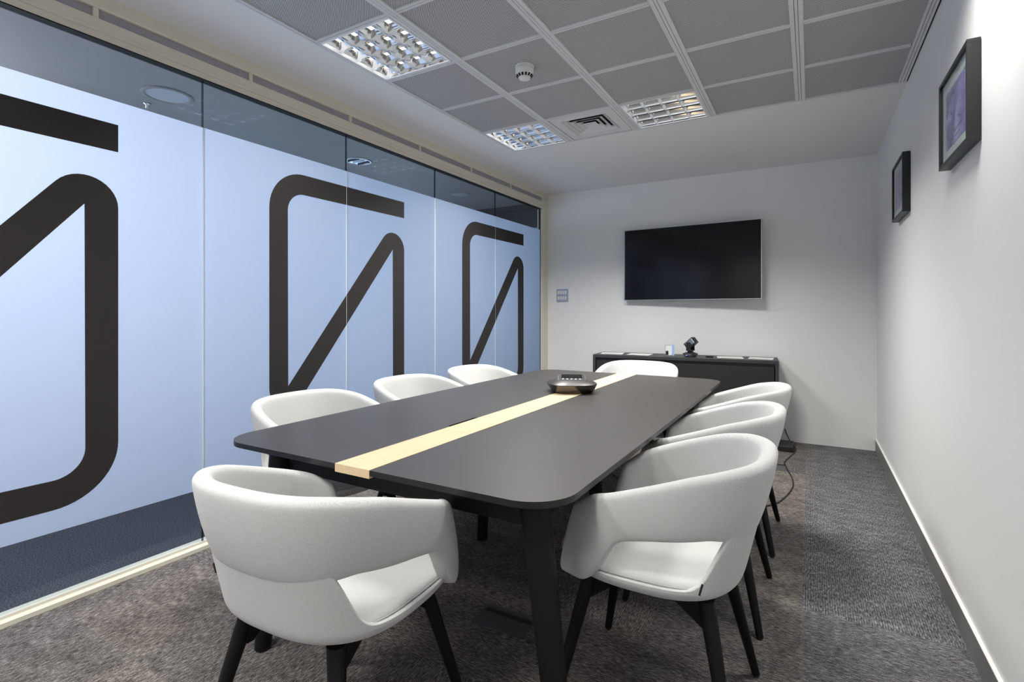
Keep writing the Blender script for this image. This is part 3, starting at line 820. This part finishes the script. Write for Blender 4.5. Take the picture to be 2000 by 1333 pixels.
# ------------------------------------------------------------------ sideboard
SW, SD, SH = 1.655, 0.40, 0.775
RZ = math.radians(4.6)
sb = empty('sideboard', (-1.078, 5.158, 0), RZ)
h = SW/2
b = B(); box(b, -h, h, -SD/2, SD/2, SH-0.028, SH); link('top_panel', b, M_CAB, sb, bevel=0.001)
for s_ in (-1, 1):
    b = B(); box(b, min(s_*h, s_*(h-0.028)), max(s_*h, s_*(h-0.028)), -SD/2, SD/2, 0.0, SH-0.0285); link('side_panel', b, M_CAB if s_ < 0 else M_CAB, sb, bevel=0.001)
b = B(); box(b, -h+0.0285, h-0.0285, SD/2-0.012, SD/2-0.002, 0.03, SH-0.0285); link('back_panel', b, M_CABD, sb)
b = B(); box(b, -h+0.0285, h-0.0285, -SD/2+0.03, SD/2-0.0125, 0.04, 0.062); link('bottom_panel', b, M_CAB, sb)
b = B(); box(b, -h+0.0285, h-0.0285, -SD/2+0.035, -SD/2+0.047, 0.0, 0.0395); link('plinth', b, M_CABD, sb)
dw = (SW-0.057)/3
seams = [-h+0.032, -h+0.0285+0.545, 0.0, h-0.032]
seams = [-h+0.032, -0.115, h-0.032]
for a, c_ in zip(seams[:-1], seams[1:]):
    b = B(); box(b, a+0.003, c_-0.003, -SD/2+0.012, -SD/2+0.029, 0.066, SH-0.055); link('door', b, M_CABD, sb, bevel=0.001)
b = B(); box(b, -h+0.0285, h-0.0285, -SD/2+0.022, -SD/2+0.0285, SH-0.052, SH-0.0286); link('handle_rail', b, M_CAB, sb)
tag(sb, 'low anthracite sideboard with flat doors against the back wall', 'sideboard')
def on_sb(u, v): return (sb.location.x+u*math.cos(RZ)-v*math.sin(RZ), sb.location.y+u*math.sin(RZ)+v*math.cos(RZ))

def leaflet(u, v, rz, lb, w_=0.21, h_=0.14, n=2):
    x, y = on_sb(u, v); o = empty('leaflet', (x, y, SH), rz+RZ)
    for k in range(n):
        b = B(); r = Matrix.Rotation(0.05*k, 3, 'Z')
        box(b, -w_/2, w_/2, -h_/2, h_/2, 0.0006+k*0.0015, 0.0018+k*0.0015, rot=r, c=(0, 0, 0)); link('sheet', b, M_PAPER, o)
    b = B(); box(b, -w_*0.36, w_*0.30, -h_*0.3, -h_*0.22, 0.0033, 0.0036, rot=Matrix.Rotation(0.05, 3, 'Z'), c=(0, 0, 0)); link('printed_band', b, M_CABG, o)
    tag(o, lb, 'leaflet', 'paper leaflets on the sideboard')
leaflet(-0.68, 0.0, 0.1, 'white leaflet lying flat at the left end of the sideboard top', 0.22, 0.20)
leaflet(-0.40, -0.01, -0.05, 'white leaflet lying flat between left end leaflet and acrylic stand', 0.22, 0.20)
leaflet(0.43, -0.01, 0.08, 'white leaflet lying flat right of the small black remote', 0.22, 0.20)
leaflet(0.69, 0.0, -0.1, 'white leaflet lying flat at the right end of the sideboard top', 0.20, 0.20)

# acrylic stand
x, y = on_sb(-0.105, -0.06); o = empty('card_holder', (x, y, SH+0.0005), 0.25)
b = B(); box(b, -0.045, 0.045, -0.035, 0.035, 0, 0.004); link('base', b, M_ACRYL, o)
b = B(); box(b, -0.045, 0.045, 0.020, 0.024, 0.004, 0.105); link('back_plate', b, M_ACRYL, o)
b = B(); box(b, -0.036, 0.020, 0.014, 0.018, 0.008, 0.095); link('card', b, M_PAPER, o)['label'] = 'white card'
b = B(); prism_x(b, [(0.009, 0.010), (0.0135, 0.010), (0.0135, 0.050), (0.009, 0.042)], -0.036, -0.012); link('black_clip', b, M_RUB, o)
b = B(); box(b, 0.024, 0.042, -0.014, 0.016, 0.0045, 0.112); link('side_block', b, M_BLUE, o)['label'] = 'pale blue block'
tag(o, 'small clear acrylic card holder with a pale blue edge, left of webcam', 'card holder')

# conference camera
x, y = on_sb(0.085, -0.06); o = empty('conference_camera', (x, y, SH+0.0005), -0.35)
b = B(); lathe(b, [(0.048, 0), (0.056, 0.006), (0.068, 0.022), (0.069, 0.026)], 40); link('base', b, M_SILVER, o, angle=0.5)
b = B(); lathe(b, [(0.070, 0.0265), (0.066, 0.032), (0.040, 0.042), (0.020, 0.046)], 40); link('base_cover', b, M_RUB, o, angle=0.5)
b = B(); box(b, -0.008, 0.008, -0.070, -0.0665, 0.012, 0.018); link('status_light', b, M_LED, o)
b = B(); box(b, -0.020, 0.020, -0.018, 0.018, 0.044, 0.060)
prism_y(b, [(-0.021, 0.060), (0.021, 0.060), (0.021, 0.120), (0.012, 0.138), (-0.012, 0.138), (-0.021, 0.120)], -0.042, -0.028)
prism_y(b, [(-0.021, 0.060), (0.021, 0.060), (0.021, 0.120), (0.012, 0.138), (-0.012, 0.138), (-0.021, 0.120)], 0.028, 0.042)
box(b, -0.021, 0.021, -0.042, 0.042, 0.056, 0.064); link('yoke', b, M_RUB, o, bevel=0.002)
ang = math.radians(40); R_ = Matrix.Rotation(-ang, 3, 'Y')
b = B(); C0 = (0.012, 0, 0.132)
box(b, -0.040, 0.052, -0.027, 0.027, 0.104, 0.160, rot=R_, c=C0); hd = link('head', b, M_SILVER, o, bevel=0.006)
b = B(); box(b, 0.052, 0.060, -0.030, 0.030, 0.100, 0.164, rot=R_, c=C0); link('lens_bezel', b, M_RUB, hd, bevel=0.002)
b = B(); box(b, -0.048, -0.040, -0.030, 0.030, 0.100, 0.164, rot=R_, c=C0); link('rear_cap', b, M_RUB, hd, bevel=0.002)
b = B()
for yy in (-0.0285, 0.0270):
    for zz in (0.100, 0.159): box(b, -0.042, 0.054, yy, yy+0.0015, zz, zz+0.005, rot=R_, c=C0)
link('edge_rail', b, M_RUB, hd)
tag(o, 'black and silver tilting conference camera on round base on the sideboard', 'camera')

x, y = on_sb(0.255, -0.06); b = B(); box(b, -0.032, 0.032, -0.018, 0.018, 0, 0.017)
o = link('remote_receiver', b, M_RUB, loc=(x, y, SH+0.0005), bevel=0.003); o.rotation_euler = (0, 0, RZ)
tag(o, 'small black box lying right of the conference camera on the sideboard', 'electronic box')

# ------------------------------------------------------------------ television
tv = empty('television', (-1.048, ROOM_B-0.047, 1.692), math.radians(-3.5))
b = B(); box(b, -0.664, 0.664, -0.066, -0.030, -0.372, 0.372); link('casing', b, M_SILVER, tv, bevel=0.002)
b = B(); box(b, -0.657, 0.657, -0.0685, -0.0665, -0.365, 0.365); link('screen', b, M_SCREEN, tv)
b = B(); box(b, -0.40, 0.40, -0.030, -0.012, -0.22, 0.20); link('rear_housing', b, M_RUB, tv)
b = B(); box(b, -0.20, 0.20, -0.012, 0.030, -0.12, 0.12); link('wall_bracket', b, M_RUB, tv)
b = B(); box(b, -0.02, 0.02, -0.066, -0.058, -0.378, -0.372); link('logo_tab', b, M_SILVER, tv)
tag(tv, 'large switched-off flat television with thin silver edge on back wall', 'television')

# light switch plate
sw = empty('light_switch', (-2.463, ROOM_B-0.0003, 1.390))
b = B(); box(b, -0.073, 0.073, -0.009, 0, -0.073, 0.073); link('plate', b, M_SWITCH, sw, bevel=0.002)
for r in range(2):
    for k in range(4):
        b = B(); x0 = -0.056+k*0.029; z0 = 0.012 if r == 0 else -0.052
        prism_x(b, [(-0.009, z0), (-0.015, z0+0.004), (-0.011, z0+0.040), (-0.009, z0+0.040)], x0, x0+0.020); link('rocker', b, M_WHITEP, sw)
tag(sw, 'square metal multi-gang switch plate on back wall near the glass', 'light switch')

# ------------------------------------------------------------------ pictures
def picture(y0, y1, z0, z1, art, lb, lines):
    o = empty('framed_picture', (ROOM_R, (y0+y1)/2, (z0+z1)/2)); d_ = 0.039; fw = 0.014
    hy, hz = (y1-y0)/2, (z1-z0)/2
    b = B()
    for (a, c_, e, g) in ((-hy, hy, -hz, -hz+fw), (-hy, hy, hz-fw, hz), (-hy, -hy+fw, -hz+fw, hz-fw), (hy-fw, hy, -hz+fw, hz-fw)): box(b, -d_, -0.002, a, c_, e, g)
    link('frame', b, M_FRAME, o, bevel=0.0008)
    b = B(); box(b, -0.026, -0.004, -hy+fw, hy-fw, -hz+fw, hz-fw); link('mount', b, M_MAT, o)
    b = B(); box(b, -0.0268, -0.0262, -hy+0.065, hy-0.065, -hz+0.060, hz-0.060); pr = link('print', b, art, o)
    rnd = random.Random(lines); 
    for k in range(7):
        a = rnd.uniform(-hy+0.08, hy-0.10); z = rnd.uniform(-hz+0.08, 0.02); l_ = rnd.uniform(0.03, 0.09); b = B()
        box(b, -0.0271, -0.0269, a, a+l_, z, z+0.003, rot=Matrix.Rotation(rnd.uniform(-1.2, 1.2), 3, 'X')); link('pen_line', b, mat('violet ink', (0.05, 0.03, 0.10, 1), 0.6), pr)
    b = B(); box(b, -0.0335, -0.0315, -hy+fw, hy-fw, -hz+fw, hz-fw); link('glazing', b, M_GLASS, o)
    tag(o, lb, 'picture', 'framed pictures on the right wall')
picture(2.285, 2.726, 1.778, 2.123, M_ART, 'deep black framed violet print, the nearer one on right wall', 3)
picture(3.703, 4.144, 1.778, 2.123, M_ART2, 'deep black framed violet print, the farther one on right wall', 8)

# ------------------------------------------------------------------ floor things
def flo(name, x0, x1, y0, y1, lb):
    o = empty(name, ((x0+x1)/2, (y0+y1)/2, 0)); hx, hy = (x1-x0)/2, (y1-y0)/2
    b = B(); box(b, -hx, hx, -hy, hy, 0, 0.003); link('lid', b, mat('floor box lid', (0.075, 0.075, 0.078, 1), 0.6), o)
    b = B(); box(b, -hx+0.01, hx-0.01, hy-0.05, hy-0.03, 0.003, 0.005); link('cable_flap', b, M_RUB, o)
    tag(o, lb, 'floor box', 'floor outlet boxes')
flo('floor_box', -0.375, -0.165, 4.40, 4.60, 'flat grey floor outlet box on the carpet near the sideboard')
flo('floor_box', -1.14, -0.92, 1.66, 1.80, 'dark floor outlet box on the carpet under the table')
b = B(); tube(b, [(-0.205, 5.40, 0.12), (-0.185, 5.40, 0.06), (-0.150, 5.35, 0.006), (-0.118, 5.22, 0.005), (-0.113, 5.05, 0.005), (-0.150, 4.84, 0.005), (-0.180, 4.64, 0.005), (-0.160, 4.50, 0.008), (-0.150, 4.42, 0.006), (-0.116, 4.24, 0.005), (-0.106, 4.02, 0.005), (-0.148, 3.75, 0.005), (-0.21, 3.58, 0.005), (-0.34, 3.45, 0.005)], 0.0042)
tag(link('power_cable', b, M_RUB, smooth=True), 'black cable winding over the carpet from the sideboard to the chairs', 'cable')
b = B(); box(b, -0.06, 0.05, -0.14, 0.10, 0, 0.05); o = link('cable_box', b, M_RUB, loc=(-0.180, 5.15, 0), bevel=0.006)
tag(o, 'black plastic power box on the floor beside the sideboard end', 'power box')
b = B(); tube(b, [(-0.775, 2.05, 0.60), (-0.778, 2.14, 0.54), (-0.780, 2.312, 0.438), (-0.784, 2.434, 0.384), (-0.790, 2.85, 0.18), (-0.80, 3.08, 0.02), (-0.84, 3.2, 0.004)], 0.003)
tag(link('hanging_cable', b, M_RUB, smooth=True), 'thin black cable sloping down under the table, the lower of two', 'cable', 'cables under the table')
b = B(); tube(b, [(-0.83, 2.05, 0.655), (-0.80, 2.14, 0.615), (-0.75, 2.28, 0.513), (-0.72, 2.365, 0.447), (-0.66, 2.55, 0.29), (-0.62, 2.62, 0.05), (-0.64, 2.70, 0.004)], 0.003)
tag(link('hanging_cable', b, M_RUB, smooth=True), 'thin black cable sloping down under the table, the upper of two', 'cable', 'cables under the table')
